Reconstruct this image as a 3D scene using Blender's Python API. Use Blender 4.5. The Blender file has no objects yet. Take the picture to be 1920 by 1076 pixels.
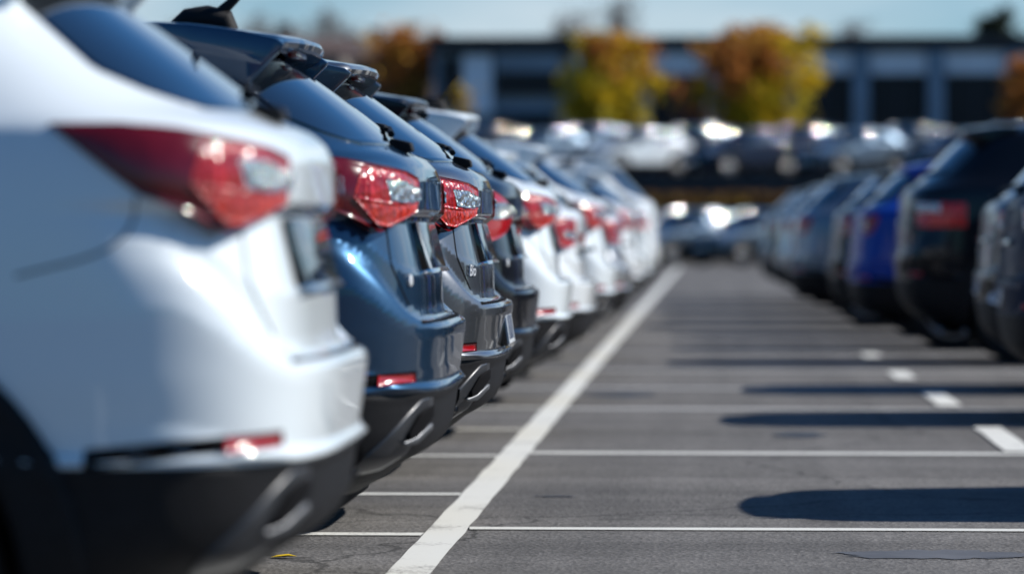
import bpy, bmesh, math, random
import numpy as np
from mathutils import Vector, Matrix
R = math.radians
random.seed(7); rng = np.random.default_rng(7)
SC = bpy.context.scene
COL = SC.collection

# ------------------------------------------------------------------ helpers
def tag(o, label=None, cat=None, group=None, kind=None):
    if label: o['label'] = label
    if cat: o['category'] = cat
    if group: o['group'] = group
    if kind: o['kind'] = kind
    return o

def empty(name, loc=(0, 0, 0), rz=0.0):
    o = bpy.data.objects.new(name, None); COL.objects.link(o)
    o.location = loc; o.rotation_euler = (0, 0, rz); o.empty_display_size = .2
    return o

def build(name, verts, faces, mat, parent=None, smooth=True, objmat=False, normals=None, mats=None, midx=None, loc=None):
    me = bpy.data.meshes.new(name)
    me.from_pydata([tuple(v) for v in verts], [], [tuple(int(i) for i in f) for f in faces])
    me.update()
    if smooth:
        me.polygons.foreach_set('use_smooth', [True] * len(me.polygons))
    for m in (mats or [mat]):
        me.materials.append(m)
    if midx is not None:
        me.polygons.foreach_set('material_index', [int(i) for i in midx])
    if normals is not None:
        me.normals_split_custom_set_from_vertices([tuple(n) for n in normals])
    o = bpy.data.objects.new(name, me); COL.objects.link(o)
    if parent: o.parent = parent
    if loc is not None: o.location = loc
    if objmat:
        o.material_slots[0].link = 'OBJECT'; o.material_slots[0].material = mat
        o['paint'] = 1
    return o

class MB:
    """collects simple solids into one mesh"""
    def __init__(s): s.v = []; s.f = []; s.m = []
    def add(s, v, f, m=0):
        b = len(s.v); s.v += [tuple(p) for p in v]; s.f += [tuple(i + b for i in q) for q in f]; s.m += [m] * len(f); return s
    def box(s, x0, x1, y0, y1, z0, z1, m=0):
        v = [(x, y, z) for z in (z0, z1) for y in (y0, y1) for x in (x0, x1)]
        return s.add(v, [(0, 2, 3, 1), (4, 5, 7, 6), (0, 1, 5, 4), (2, 6, 7, 3), (0, 4, 6, 2), (1, 3, 7, 5)], m)
    def tube(s, pts, rad, n=8, m=0, cap=True):
        pts = [Vector(p) for p in pts]; rings = []
        rad = rad if hasattr(rad, '__len__') else [rad] * len(pts)
        for i, p in enumerate(pts):
            d = (pts[min(i + 1, len(pts) - 1)] - pts[max(i - 1, 0)]).normalized()
            a = d.cross(Vector((0, 0, 1)) if abs(d.z) < .9 else Vector((1, 0, 0))).normalized(); b = d.cross(a)
            rings.append([p + (a * math.cos(2 * math.pi * k / n) + b * math.sin(2 * math.pi * k / n)) * rad[i] for k in range(n)])
        v = [q for r_ in rings for q in r_]; f = []
        for i in range(len(pts) - 1):
            for k in range(n):
                f.append((i * n + k, i * n + (k + 1) % n, (i + 1) * n + (k + 1) % n, (i + 1) * n + k))
        if cap:
            f.append(tuple(range(n))[::-1]); f.append(tuple((len(pts) - 1) * n + k for k in range(n)))
        return s.add(v, f, m)
    def prism(s, poly, y0, y1, m=0):
        """poly in (x,z), swept along y"""
        n = len(poly)
        v = [(x, y0, z) for x, z in poly] + [(x, y1, z) for x, z in poly]
        f = [(i, (i + 1) % n, n + (i + 1) % n, n + i) for i in range(n)] + [tuple(range(n))[::-1], tuple(range(n, 2 * n))]
        return s.add(v, f, m)
    def build(s, name, mat, parent=None, smooth=False, mats=None, bevel=0, loc=None, **k):
        o = build(name, s.v, s.f, mat, parent, smooth=False, mats=mats, midx=s.m if mats else None, loc=loc, **k)
        me = o.data; bm = bmesh.new(); bm.from_mesh(me)
        if bevel:
            bmesh.ops.bevel(bm, geom=[e for e in bm.edges if len(e.link_faces) == 2 and e.calc_face_angle(0) > .5], offset=bevel, segments=2, profile=.6, affect='EDGES', clamp_overlap=True)
        bmesh.ops.recalc_face_normals(bm, faces=bm.faces)
        bm.to_mesh(me); bm.free()
        if smooth or bevel:
            me.polygons.foreach_set('use_smooth', [True] * len(me.polygons))
            try: me.set_sharp_from_angle(angle=R(40))
            except Exception: pass
        return o

# ------------------------------------------------------------------ materials
def new_mat(name):
    m = bpy.data.materials.new(name); m.use_nodes = True
    return m, m.node_tree.nodes, m.node_tree.links, m.node_tree.nodes['Principled BSDF']

def P_(b, **k):
    for a, v in k.items():
        b.inputs[a.replace('_', ' ')].default_value = v

def simple(name, col, rough=.5, metal=0.0, coat=0.0, spec=.5, noise=0.0, nscale=8.0, bump=0.0, bscale=60.0):
    m, N, L, b = new_mat(name)
    P_(b, Base_Color=(*col, 1), Roughness=rough, Metallic=metal, Coat_Weight=coat, Coat_Roughness=.03, Specular_IOR_Level=spec)
    if noise:
        tc = N.new('ShaderNodeTexCoord'); n = N.new('ShaderNodeTexNoise'); n.inputs['Scale'].default_value = nscale; n.inputs['Detail'].default_value = 6
        L.new(tc.outputs['Object'], n.inputs['Vector'])
        r = N.new('ShaderNodeValToRGB'); r.color_ramp.elements[0].position = .3; r.color_ramp.elements[1].position = .7
        r.color_ramp.elements[0].color = (*[c * (1 - noise) for c in col], 1); r.color_ramp.elements[1].color = (*[min(1, c * (1 + noise)) for c in col], 1)
        L.new(n.outputs['Fac'], r.inputs['Fac']); L.new(r.outputs['Color'], b.inputs['Base Color'])
    if bump:
        tc = N.new('ShaderNodeTexCoord'); n = N.new('ShaderNodeTexNoise'); n.inputs['Scale'].default_value = bscale; n.inputs['Detail'].default_value = 4
        L.new(tc.outputs['Object'], n.inputs['Vector'])
        bp = N.new('ShaderNodeBump'); bp.inputs['Strength'].default_value = bump; bp.inputs['Distance'].default_value = .01
        L.new(n.outputs['Fac'], bp.inputs['Height']); L.new(bp.outputs['Normal'], b.inputs['Normal'])
    return m

def paint(name, col, metal=.0, rough=.35, dust=.06, flake=0.0, coat=1.0):
    """car paint: coloured base under clear coat, thin road dust low down, water-mark speckle"""
    m, N, L, b = new_mat(name)
    P_(b, Metallic=metal, Roughness=rough, Coat_Weight=coat, Coat_Roughness=.025, Coat_IOR=1.5, Specular_IOR_Level=.12)
    tc = N.new('ShaderNodeTexCoord')
    n = N.new('ShaderNodeTexNoise'); n.inputs['Scale'].default_value = 9; n.inputs['Detail'].default_value = 8; n.inputs['Roughness'].default_value = .65
    L.new(tc.outputs['Object'], n.inputs['Vector'])
    sp = N.new('ShaderNodeTexNoise'); sp.inputs['Scale'].default_value = 130; sp.inputs['Detail'].default_value = 3
    L.new(tc.outputs['Object'], sp.inputs['Vector'])
    sr = N.new('ShaderNodeMapRange'); sr.inputs['From Min'].default_value = .66; sr.inputs['From Max'].default_value = .76; L.new(sp.outputs['Fac'], sr.inputs['Value'])
    pr = N.new('ShaderNodeMapRange'); pr.inputs['From Min'].default_value = .5; pr.inputs['From Max'].default_value = .7; L.new(n.outputs['Fac'], pr.inputs['Value'])
    mu = N.new('ShaderNodeMath'); mu.operation = 'MULTIPLY'; L.new(sr.outputs['Result'], mu.inputs[0]); L.new(pr.outputs['Result'], mu.inputs[1])
    sx = N.new('ShaderNodeSeparateXYZ'); L.new(tc.outputs['Object'], sx.inputs[0])
    lo = N.new('ShaderNodeMapRange'); lo.inputs['From Min'].default_value = 1.0; lo.inputs['From Max'].default_value = .35; lo.inputs['To Max'].default_value = dust * 1.6; lo.inputs['To Min'].default_value = dust * .25
    L.new(sx.outputs['Z'], lo.inputs['Value'])
    m2 = N.new('ShaderNodeMath'); m2.operation = 'MULTIPLY'; L.new(lo.outputs['Result'], m2.inputs[0]); L.new(n.outputs['Fac'], m2.inputs[1])
    m3 = N.new('ShaderNodeMath'); m3.operation = 'MULTIPLY_ADD'; m3.inputs[1].default_value = flake; L.new(mu.outputs[0], m3.inputs[0]); L.new(m2.outputs[0], m3.inputs[2])
    mx = N.new('ShaderNodeMix'); mx.data_type = 'RGBA'; mx.inputs['A'].default_value = (*col, 1); mx.inputs['B'].default_value = (.42, .4, .37, 1)
    L.new(m3.outputs[0], mx.inputs['Factor']); L.new(mx.outputs['Result'], b.inputs['Base Color'])
    cr = N.new('ShaderNodeMath'); cr.operation = 'MULTIPLY_ADD'; cr.inputs[1].default_value = .5; cr.inputs[2].default_value = .02; L.new(m3.outputs[0], cr.inputs[0]); L.new(cr.outputs[0], b.inputs['Coat Roughness'])
    return m

M = {}
M['white'] = paint('white_paint', (.70, .76, .79), 0, .4, .03)
M['white2'] = paint('pearl_white_paint', (.68, .72, .74), 0, .4, .04)
M['blue'] = paint('dark_blue_paint', (.014, .048, .100), .7, .38, .006, .03)
M['grey'] = paint('dark_grey_paint', (.105, .112, .125), .85, .38, .05, .9)
M['black'] = paint('black_paint', (.003, .0035, .006), .0, .3, .006, .05, .55)
M['silver'] = paint('silver_paint', (.46, .48, .5), .75, .35, .05)
M['steel'] = paint('steel_blue_paint', (.12, .17, .23), .55, .35, .05)
M['cobalt'] = paint('cobalt_blue_paint', (.007, .05, .33), .0, .4, .004, 0, .35)
M['navy'] = paint('navy_paint', (.003, .014, .040), .0, .6, .003, 0, .12)
M['glass'] = simple('tinted_glass', (.004, .006, .009), .03, 0, 1.0, .8)
M['trim'] = simple('black_plastic', (.006, .006, .0075), .6, 0, 0, .22, .25, 30, .25, 400)
M['gloss'] = simple('gloss_black_trim', (.006, .006, .008), .12, 0, .6)
M['gap'] = simple('panel_gap', (.003, .003, .004), .9, 0, 0, .1)
M['badge'] = simple('bright_badge', (.75, .77, .8), .3, .3, .5)
M['chrome'] = simple('chrome', (.75, .76, .78), .09, 1)
M['satin'] = simple('dark_satin_trim', (.035, .037, .042), .38, .3, .1); M['satin2'] = simple('satin_steel', (.13, .135, .145), .5, .6)
M['rubber'] = simple('tyre_rubber', (.012, .012, .012), .8, 0, 0, .3, .3, 20, .3, 90)
M['alloy'] = simple('alloy_rim', (.42, .43, .45), .3, .85, .4)
M['disc'] = simple('brake_disc', (.2, .2, .2), .4, .8)
M['plate'] = simple('number_plate', (.62, .66, .70), .35, 0, .3)
M['ink'] = simple('plate_characters', (.02, .04, .09), .5)
M['reflector'] = simple('red_reflector', (.34, .006, .010), .2, 0, .7)

def lens(name, a, b_, rough=.1, scale=40, trans=0, strength=.6):
    """moulded lamp lens: facetted prisms behind a clear polished skin"""
    m, N, L, b = new_mat(name)
    P_(b, Roughness=rough, Coat_Weight=.6, Coat_Roughness=.02, Specular_IOR_Level=.3)
    tc = N.new('ShaderNodeTexCoord'); mp = N.new('ShaderNodeMapping'); mp.inputs['Scale'].default_value = (1, 1, .6)
    L.new(tc.outputs['Object'], mp.inputs['Vector'])
    v = N.new('ShaderNodeTexVoronoi'); v.inputs['Scale'].default_value = scale; L.new(mp.outputs['Vector'], v.inputs['Vector'])
    mx = N.new('ShaderNodeMix'); mx.data_type = 'RGBA'; mx.inputs['A'].default_value = (*a, 1); mx.inputs['B'].default_value = (*b_, 1)
    sp = N.new('ShaderNodeSeparateColor'); L.new(v.outputs['Color'], sp.inputs[0])
    L.new(sp.outputs[0], mx.inputs['Factor']); L.new(mx.outputs['Result'], b.inputs['Base Color'])
    bp = N.new('ShaderNodeBump'); bp.inputs['Strength'].default_value = strength; bp.inputs['Distance'].default_value = .02
    L.new(v.outputs['Distance'], bp.inputs['Height']); L.new(bp.outputs['Normal'], b.inputs['Normal'])
    return m
M['lens_dark'] = lens('dark_red_lens', (.075, .001, .004), (.12, .002, .006), .15, 16, strength=.1)
M['lens_red'] = lens('bright_red_lens', (.16, .003, .005), (.50, .016, .018), .18, 75, strength=.3)
M['lens_orange'] = lens('orange_red_lens', (.22, .006, .003), (.55, .03, .008), .2, 80, strength=.35)
M['lens_block'] = lens('red_block_lens', (.5, .008, .008), (.75, .02, .02), .2, 25, strength=.1)
M['lens_clear'] = lens('clear_lens', (.3, .32, .34), (.85, .88, .9), .08, 85, strength=.8)
M['lens_clear'].node_tree.nodes['Principled BSDF'].inputs['Metallic'].default_value = .75
M['headlight'] = lens('headlight_lens', (.45, .47, .5), (.9, .92, .95), .05, 14, strength=.3)
M['headlight'].node_tree.nodes['Principled BSDF'].inputs['Metallic'].default_value = .7

# ------------------------------------------------------------------ car surface
def pchip(x, xp, fp):
    x = np.asarray(x, float); xp = np.asarray(xp, float); fp = np.asarray(fp, float)
    h = np.diff(xp); d = np.diff(fp) / h; m = np.zeros_like(fp); m[0] = d[0]; m[-1] = d[-1]
    for i in range(1, len(xp) - 1):
        if d[i - 1] * d[i] > 0:
            w1 = 2 * h[i] + h[i - 1]; w2 = h[i] + 2 * h[i - 1]
            m[i] = (w1 + w2) / (w1 / d[i - 1] + w2 / d[i])
    i = np.clip(np.searchsorted(xp, x) - 1, 0, len(h) - 1); t = np.clip((x - xp[i]) / h[i], 0, 1)
    return fp[i] * (2 * t**3 - 3 * t**2 + 1) + h[i] * m[i] * (t**3 - 2 * t**2 + t) + fp[i + 1] * (-2 * t**3 + 3 * t**2) + h[i] * m[i + 1] * (t**3 - t**2)

def sstep(a, b, x):
    t = np.clip((x - a) / (b - a), 0, 1); return t * t * (3 - 2 * t)

BASE = dict(
    # w is the height for w<1.56; beyond that it runs over the roof
    r=[(.30, .26), (.34, .19), (.37, .155), (.42, .065), (.47, .04), (.53, .03), (.572, .026), (.584, .000), (.590, .000), (.606, .018), (.64, .012), (.70, .004), (.727, 0), (.752, 0), (.762, .012), (.772, .060),
       (.80, .067), (.887, .070), (.906, .078), (1.03, .108), (1.05, .106), (1.058, .072), (1.15, .072), (1.185, .084), (1.212, .11), (1.225, .14), (1.238, .165), (1.53, .56), (1.57, .63), (1.7, .80), (1.8, .98), (1.9, 1.25), (2.0, 1.9)],
    f=[(.30, 4.28), (.4, 4.42), (.6, 4.5), (.75, 4.48), (.85, 4.40), (.92, 4.28), (.97, 4.05), (1.02, 3.68), (1.06, 3.45), (1.2, 3.22), (1.4, 2.92), (1.56, 2.68), (1.7, 2.5), (1.8, 2.38), (1.9, 2.25), (2.0, 2.05)],
    W=[(.30, .84), (.36, .875), (.45, .9), (.55, .912), (.575, .915), (.587, .931), (.604, .912), (.75, .92), (.95, .918), (1.1, .912), (1.19, .90), (1.205, .893), (1.24, .865), (1.28, .835), (1.4, .765), (1.53, .69), (1.57, .66), (1.7, .57), (1.8, .44), (1.9, .26), (2.0, .001)],
    z=[(.30, .30), (1.53, 1.53), (1.57, 1.567), (1.7, 1.613), (1.8, 1.637), (1.9, 1.65), (2.0, 1.655)],
    n=[(.3, 3.6), (.6, 4.0), (1.1, 4.0), (1.2, 3.6), (1.26, 3.0), (1.5, 2.7), (2.0, 2.4)],
    rise=.12, roof_z=0.0, tail=0.0, zs=1.0, us=1.0)

class Surf:
    def __init__(s, P):
        s.P = P
        wt = np.linspace(.30, 2.0, 3401)
        rx, ry = zip(*P['r']); rr = np.interp(wt, rx, ry)
        k = np.ones(17) / 17; pad = np.pad(rr, 8, mode='edge'); rr = np.convolve(pad, k, 'valid')
        s.wt = wt
        s.rt = rr - P['tail'] * sstep(1.2, 1.5, wt)
        g = lambda key: pchip(wt, *zip(*P[key]))
        s.ft = g('f'); s.Wt = g('W'); s.zt = g('z') + P['roof_z'] * sstep(1.25, 1.57, wt); s.nt = g('n')
    def t(s, a, w): return np.interp(w, s.wt, a)
    def pt(s, sig, w):
        sig, w = np.broadcast_arrays(np.asarray(sig, float), np.asarray(w, float))
        sg = np.where(sig < 0, -1.0, 1.0); a = np.abs(sig)
        n = s.t(s.nt, w); W = s.t(s.Wt, w); f = s.t(s.ft, w); z = s.t(s.zt, w)
        # rear corner
        ang = np.clip(a, 0, 1) * math.pi / 2
        c = np.maximum(np.cos(ang), 0) ** (2 / n); q0 = 1 - c; yr = np.maximum(np.sin(ang), 0) ** (2 / n)
        rise = s.P['rise'] * sstep(.05, .45, q0); st = .024 + .100 * sstep(.015, .26, q0)
        k1 = .752 + rise; k2 = k1 + st
        wr = np.where(w < .5, w, np.where(w < k1, .5 + (w - .5) * (.252 / (k1 - .5)), np.where(w < k2, .752 + (w - k1) * .022 / st, np.where(w < 1.045, .774 + (w - k2) * (.271 / (1.045 - k2)), w))))
        r = s.t(s.rt, wr); r0 = s.t(s.rt, w)
        L = np.minimum(np.where(w < 1.2, .62 - r0, .48), (f - r0) * .42) ; L = np.where(w < 1.2, L, np.minimum(.536 + 0 * w, (f - r0) * .42) - 0 * w)
        Le = r0 + L; Le = np.where(w < 1.12, .62, Le * sstep(1.12, 1.3, w) + .62 * (1 - sstep(1.12, 1.3, w)))
        ur = r + (Le - r) * q0
        # front corner
        Lf = np.minimum(.75, (f - r0) * .42); Fs = f - Lf
        angf = np.clip(3 - a, 0, 1) * math.pi / 2
        nf = 2.6
        cf = np.maximum(np.cos(angf), 0) ** (2 / nf); yf = np.maximum(np.sin(angf), 0) ** (2 / nf)
        uf = f - Lf * (1 - cf)
        us = Le + (Fs - Le) * np.clip(a - 1, 0, 1)
        u = np.where(a <= 1, ur, np.where(a <= 2, us, uf)); y = W * np.where(a <= 1, yr, np.where(a <= 2, 1.0, yf))
        side = sstep(.02, .16, q0) * (1 - sstep(.30, .60, q0)) * (a <= 1) * s.P.get('recess', 1.0)
        y = y - .042 * side * np.interp(wr, [.752, .774, .90, 1.03, 1.046, 1.062], [0, .62, .66, .60, .50, 0])
        y = y * (1 - .035 * ((u - 2.25) / 2.25) ** 2)
        P = s.P
        return np.stack([-u * P['us'], sg * y, z * P['zs']], -1)
    def nrm(s, sig, w, es=2e-3, ew=2e-3):
        sig, w = np.broadcast_arrays(np.asarray(sig, float), np.asarray(w, float))
        def S(a, b):
            p = s.pt(a, b); return p
        a1 = sig + es; a0 = sig - es
        du = S(a1, w) - S(a0, w); dv = S(sig, np.clip(w + ew, .3, 2)) - S(sig, np.clip(w - ew, .3, 2))
        n = np.cross(du, dv); ln = np.linalg.norm(n, axis=-1, keepdims=True); n = n / np.maximum(ln, 1e-12)
        return n
    def sig_u(s, u, w, lo=0.0, hi=3.0):
        """perimeter position where the outline at height w has the given distance u from the tail"""
        u, w = np.broadcast_arrays(np.asarray(u, float), np.asarray(w, float))
        a = np.full(u.shape, lo); b = np.full(u.shape, hi)
        for _ in range(34):
            m = (a + b) / 2; up = -s.pt(m, w)[..., 0] / s.P['us']; g = up < u
            a = np.where(g, m, a); b = np.where(g, b, m)
        return (a + b) / 2
    def sig_y(s, y, w):
        y, w = np.broadcast_arrays(np.asarray(y, float), np.asarray(w, float))
        a = np.zeros(y.shape); b = np.ones(y.shape)
        for _ in range(34):
            m = (a + b) / 2; g = s.pt(m, w)[..., 1] < np.abs(y)
            a = np.where(g, m, a); b = np.where(g, b, m)
        return np.where(y < 0, -1, 1) * (a + b) / 2

def outward(surf, sig, w, n):
    p = surf.pt(sig, w); c = np.stack([np.full(p[..., 0].shape, -2.2), 0 * p[..., 1], np.full(p[..., 2].shape, .9)], -1)
    sgn = np.sign(np.sum(n * (p - c), -1, keepdims=True)); return n * np.where(sgn == 0, 1, sgn)

def patch(surf, sig, w, off=.004, skirt=.012, dome=0.0):
    """grid of surface positions lifted off the body, with a rim turned back into it"""
    sig = np.asarray(sig, float); w = np.broadcast_to(np.asarray(w, float), sig.shape)
    n = outward(surf, sig, w, surf.nrm(sig, w)); p = surf.pt(sig, w)
    a, b = sig.shape; o = np.full((a, b), off)
    if dome:
        ty = np.sin(np.pi * np.linspace(0, 1, a))[:, None]; tx = np.sin(np.pi * np.linspace(0, 1, b))[None]
        o = o + dome * np.sqrt(np.maximum(tx * ty, 0))
    v = p + n * o[..., None]; V = v.reshape(-1, 3).tolist(); F = []
    for i in range(a - 1):
        for j in range(b - 1):
            F.append((i * b + j, i * b + j + 1, (i + 1) * b + j + 1, (i + 1) * b + j))
    # orientation
    q = F[len(F) // 2]; fn = np.cross(np.subtract(V[q[1]], V[q[0]]), np.subtract(V[q[3]], V[q[0]]))
    if np.dot(fn, n[a // 2, b // 2]) < 0: F = [f[::-1] for f in F]
    if skirt:
        loop = [(0, j) for j in range(b)] + [(i, b - 1) for i in range(1, a)] + [(a - 1, j) for j in range(b - 2, -1, -1)] + [(i, 0) for i in range(a - 2, 0, -1)]
        base = len(V)
        for (i, j) in loop: V.append((v[i, j] - n[i, j] * skirt).tolist())
        k = len(loop)
        for t in range(k):
            i0 = loop[t][0] * b + loop[t][1]; i1 = loop[(t + 1) % k][0] * b + loop[(t + 1) % k][1]
            F.append((i1, i0, base + t, base + (t + 1) % k))
    return V, F

def cpatch(surf, side, top, bot, ns=24, nt=10, mode='u', **k):
    """patch between two curves, each a list of (u, z)"""
    def res(c):
        c = np.asarray(c, float); t = np.r_[0, np.cumsum(np.maximum(np.hypot(*np.diff(c, axis=0).T), 1e-6))]; t /= t[-1]
        s = np.linspace(0, 1, ns); return np.interp(s, t, c[:, 0]), np.interp(s, t, c[:, 1])
    tu, tz = res(top); bu, bz = res(bot)
    h = np.linspace(0, 1, nt)[:, None]
    U = bu + (tu - bu) * h; Z = bz + (tz - bz) * h
    sg = surf.sig_u(U, Z) if mode == 'u' else surf.sig_y(U, Z)
    return patch(surf, side * sg if mode == 'u' else sg, Z, **k)

def strip(surf, side, line, width=.005, off=.0012, ns=40, mode='u'):
    c = np.asarray(line, float); t = np.r_[0, np.cumsum(np.hypot(*np.diff(c, axis=0).T))]; t /= t[-1]; s = np.linspace(0, 1, ns)
    U = pchip(s, t, c[:, 0]) if len(c) > 2 else np.interp(s, t, c[:, 0]); Z = pchip(s, t, c[:, 1]) if len(c) > 2 else np.interp(s, t, c[:, 1])
    sg = surf.sig_u(U, Z) * side if mode == 'u' else surf.sig_y(U, Z)
    p = surf.pt(sg, Z); n = outward(surf, sg, Z, surf.nrm(sg, Z))
    d = np.gradient(p, axis=0); d /= np.maximum(np.linalg.norm(d, axis=1, keepdims=True), 1e-9)
    b = np.cross(n, d) * width / 2; q = p + n * off
    V = np.concatenate([q - b, q + b]).tolist(); F = [(i, i + 1, ns + i + 1, ns + i) for i in range(ns - 1)]
    return V, F

def text_mesh(body, size, extrude=.002, shear=0.0):
    cu = bpy.data.curves.new('lettering', 'FONT'); cu.body = body; cu.size = size; cu.extrude = extrude; cu.shear = shear; cu.align_x = 'CENTER'; cu.align_y = 'CENTER'; cu.resolution_u = 3
    o = bpy.data.objects.new('lettering', cu); COL.objects.link(o)
    dg = bpy.context.evaluated_depsgraph_get(); me = bpy.data.meshes.new_from_object(o.evaluated_get(dg))
    V = [tuple(v.co) for v in me.vertices]; F = [tuple(p.vertices) for p in me.polygons]
    bpy.data.objects.remove(o); bpy.data.curves.remove(cu); bpy.data.meshes.remove(me)
    return V, F

WC = [(.93, .355), (3.60, .355)]     # wheel centres (u, z)
RA = .40

def wheel(root, x, y, side, zc):
    """side=-1: outer face towards -y"""
    lat = lambda prof, n=40: ([(r_ * math.cos(2 * math.pi * k / n), d, r_ * math.sin(2 * math.pi * k / n)) for d, r_ in prof for k in range(n)],
                              [(i * n + k, i * n + (k + 1) % n, (i + 1) * n + (k + 1) % n, (i + 1) * n + k) for i in range(len(prof) - 1) for k in range(n)])
    s = side
    w = empty('wheel', (x, y, zc)); w.parent = root
    v, f = lat([(-s * .11, .24), (-s * .11, .335), (-s * .09, .352), (0, .355), (s * .085, .352), (s * .105, .335), (s * .112, .30), (s * .105, .255), (s * .085, .245)])
    mb = MB().add(v, f); mb.build('tyre', M['rubber'], w, smooth=True)
    m2 = MB(); v, f = lat([(s * .085, .25), (s * .1, .246), (s * .1, .232), (s * .06, .222), (-s * .06, .215)]); m2.add(v, f)
    for k in range(5):
        a = 2 * math.pi * k / 5 + .3
        for da in (-.13, .13):
            c0 = (math.cos(a + da * .5) * .05, math.sin(a + da * .5) * .05); c1 = (math.cos(a + da) * .232, math.sin(a + da) * .232)
            m2.tube([(c0[0], s * .075, c0[1]), ((c0[0] + c1[0]) / 2, s * .09, (c0[1] + c1[1]) / 2), (c1[0], s * .085, c1[1])], [.02, .014, .018], 6)
    v, f = lat([(s * .06, .07), (s * .09, .06), (s * .095, .03), (s * .095, .001)], 20); m2.add(v, f)
    m2.build('rim', M['alloy'], w, smooth=True)
    v, f = lat([(s * .03, .16), (s * .03, .001), ], 32); MB().add(v, f).build('brake_disc', M['disc'], w)
    return w

def make_car(name, P, dens=1.0, light='wide', antenna=False, text=None, plate=False, far=False, emblem=False, plain=False):
    S = Surf(P); us, zs = P['us'], P['zs']
    PL = dict(P); PL['recess'] = 0; PL['rise'] = 0; PL['r'] = [k for k in P['r'] if k[0] < .76] + [(.80, .03), (.95, .060), (1.03, .071)] + [k for k in P['r'] if k[0] > 1.056]
    SL = Surf(PL)
    root = empty(name)
    pm = M['white']
    # ---- shell
    zr = np.concatenate([np.arange(.30, 1.26, .012 / dens), np.linspace(1.262, 1.57, int(16 * dens) + 4), np.linspace(1.59, 2.0, int(12 * dens) + 3)])
    sr = np.concatenate([np.linspace(0, 1, int(46 * dens))[:-1] , np.linspace(1, 2, int(90 * dens))[:-1], np.linspace(2, 3, int(26 * dens))])
    full = np.concatenate([-sr[::-1][:-1], sr[:-1] if False else sr])   # -3 .. 0 .. 3, the two ends meet at the nose
    SG, ZZ = np.meshgrid(full, zr); p = S.pt(SG, ZZ); nr, ncol = SG.shape
    # open the wheel arches
    uu = -p[..., 0] / us; zz = p[..., 2] / zs; keepv = np.ones(SG.shape, bool)
    side_ = (np.abs(SG) > .5) & (np.abs(SG) < 2.9)
    for (uc, zc) in WC:
        d = np.hypot(uu - uc, zz - zc); near = side_ & (d < RA + .016) & (d > RA - .03)
        k = np.where(near, RA / np.maximum(d, 1e-6), 1)
        p[..., 0] = np.where(near, -us * (uc + (uu - uc) * k), p[..., 0]); p[..., 2] = np.where(near & (zz > .31), zs * (zc + (zz - zc) * k), p[..., 2])
        keepv &= ~(side_ & (d < RA - .03))
    # vertex normals over the whole shell, so split panels shade as one skin
    nn = outward(S, SG, ZZ, S.nrm(SG, ZZ)); nn[-1] = (0, 0, 1)
    cu = .25 * (uu[:-1, :-1] + uu[1:, :-1] + uu[:-1, 1:] + uu[1:, 1:]); cw = .25 * (ZZ[:-1, :-1] + ZZ[1:, :-1] + ZZ[:-1, 1:] + ZZ[1:, 1:])
    cs = .5 * (SG[:-1, :-1] + SG[:-1, 1:]); ca = np.abs(cs)
    ok = keepv[:-1, :-1] & keepv[1:, :-1] & keepv[:-1, 1:] & keepv[1:, 1:]
    cy = np.abs(.25 * (p[:-1, :-1, 1] + p[1:, :-1, 1] + p[:-1, 1:, 1] + p[1:, 1:, 1]))
    cls = np.zeros(cu.shape, int)
    seam = np.interp(cu, [0, .10, .30, .37, .49, .6, .75], [.765, .80, 1.05, .985, .94, .918, .85])
    seam = np.where(cy < .70, .765, seam)
    cls[(cw < seam) & (cu < .62)] = 1                                    # rear bumper
    cls[(ca < 1) & (cy < .72) & (cw >= .765) & (cw < 1.56)] = 2              # tailgate
    cls[(ca > 1) & (cu > 1.25) & (cu < 2.12) & (cw > .42) & (cw < 1.5)] = 3  # rear doors
    cls[(ca > 1) & (cu >= 2.12) & (cu < 3.1) & (cw > .42) & (cw < 1.5)] = 4  # front doors
    cls[(cu > 3.5) & (cw > .93) & (cy < .72) & (cw < 1.06)] = 5              # bonnet
    cls[(cu > 4.0) & (cw < .80)] = 6                                         # front bumper
    idx = np.arange(nr * ncol).reshape(nr, ncol); pv = p.reshape(-1, 3); nv = nn.reshape(-1, 3)
    made = {}
    def panel(nm, sel):
        ii, jj = np.where(sel & ok)
        if not len(ii): return None
        q = np.stack([idx[ii, jj], idx[ii, jj + 1], idx[ii + 1, jj + 1], idx[ii + 1, jj]], 1)
        u_, inv = np.unique(q, return_inverse=True); inv = inv.reshape(q.shape)
        # winding: follow the analytic normal
        a = pv[q[:, 1]] - pv[q[:, 0]]; b = pv[q[:, 3]] - pv[q[:, 0]]; fl = np.sum(np.cross(a, b) * nv[q[:, 0]], 1) < 0
        inv[fl] = inv[fl][:, ::-1]
        return build(nm, pv[u_], inv, pm, root, objmat=True, normals=nv[u_])
    panel('body', cls == 0); panel('rear_bumper', cls == 1); panel('tailgate', cls == 2)
    doors = []
    for k in (3, 4):
        for sd in (-1, 1): doors.append((k, sd, panel('door', (cls == k) & (np.sign(cs) == sd))))
    panel('bonnet', cls == 5); panel('front_bumper', cls == 6)
    for (k, sd, d) in doors:
        mb = MB(); ue = 1.42 if k == 3 else 2.30; sg = S.sig_u(np.array([ue, ue + .2]), np.array([1.05, 1.05])) * sd; q = S.pt(sg, np.array([1.05, 1.05]))
        mb.tube([q[0] + (0, sd * .004, 0), q[0] + (-.02, sd * .035, 0), q[1] + (.02, sd * .035, 0), q[1] + (0, sd * .004, 0)], .012, 8)
        h = mb.build('handle', pm, d, smooth=True, objmat=True)
    # ---- underside and wheel housings
    mb = MB(); mb.box(-4.3 * us, -.3 * us, -.62, .62, .24 * zs, .40 * zs); mb.box(-3.9 * us, -1.6 * us, -.84, .84, .27 * zs, .42 * zs)
    mb.build('underbody', M['gap'], root, bevel=.04)
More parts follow.
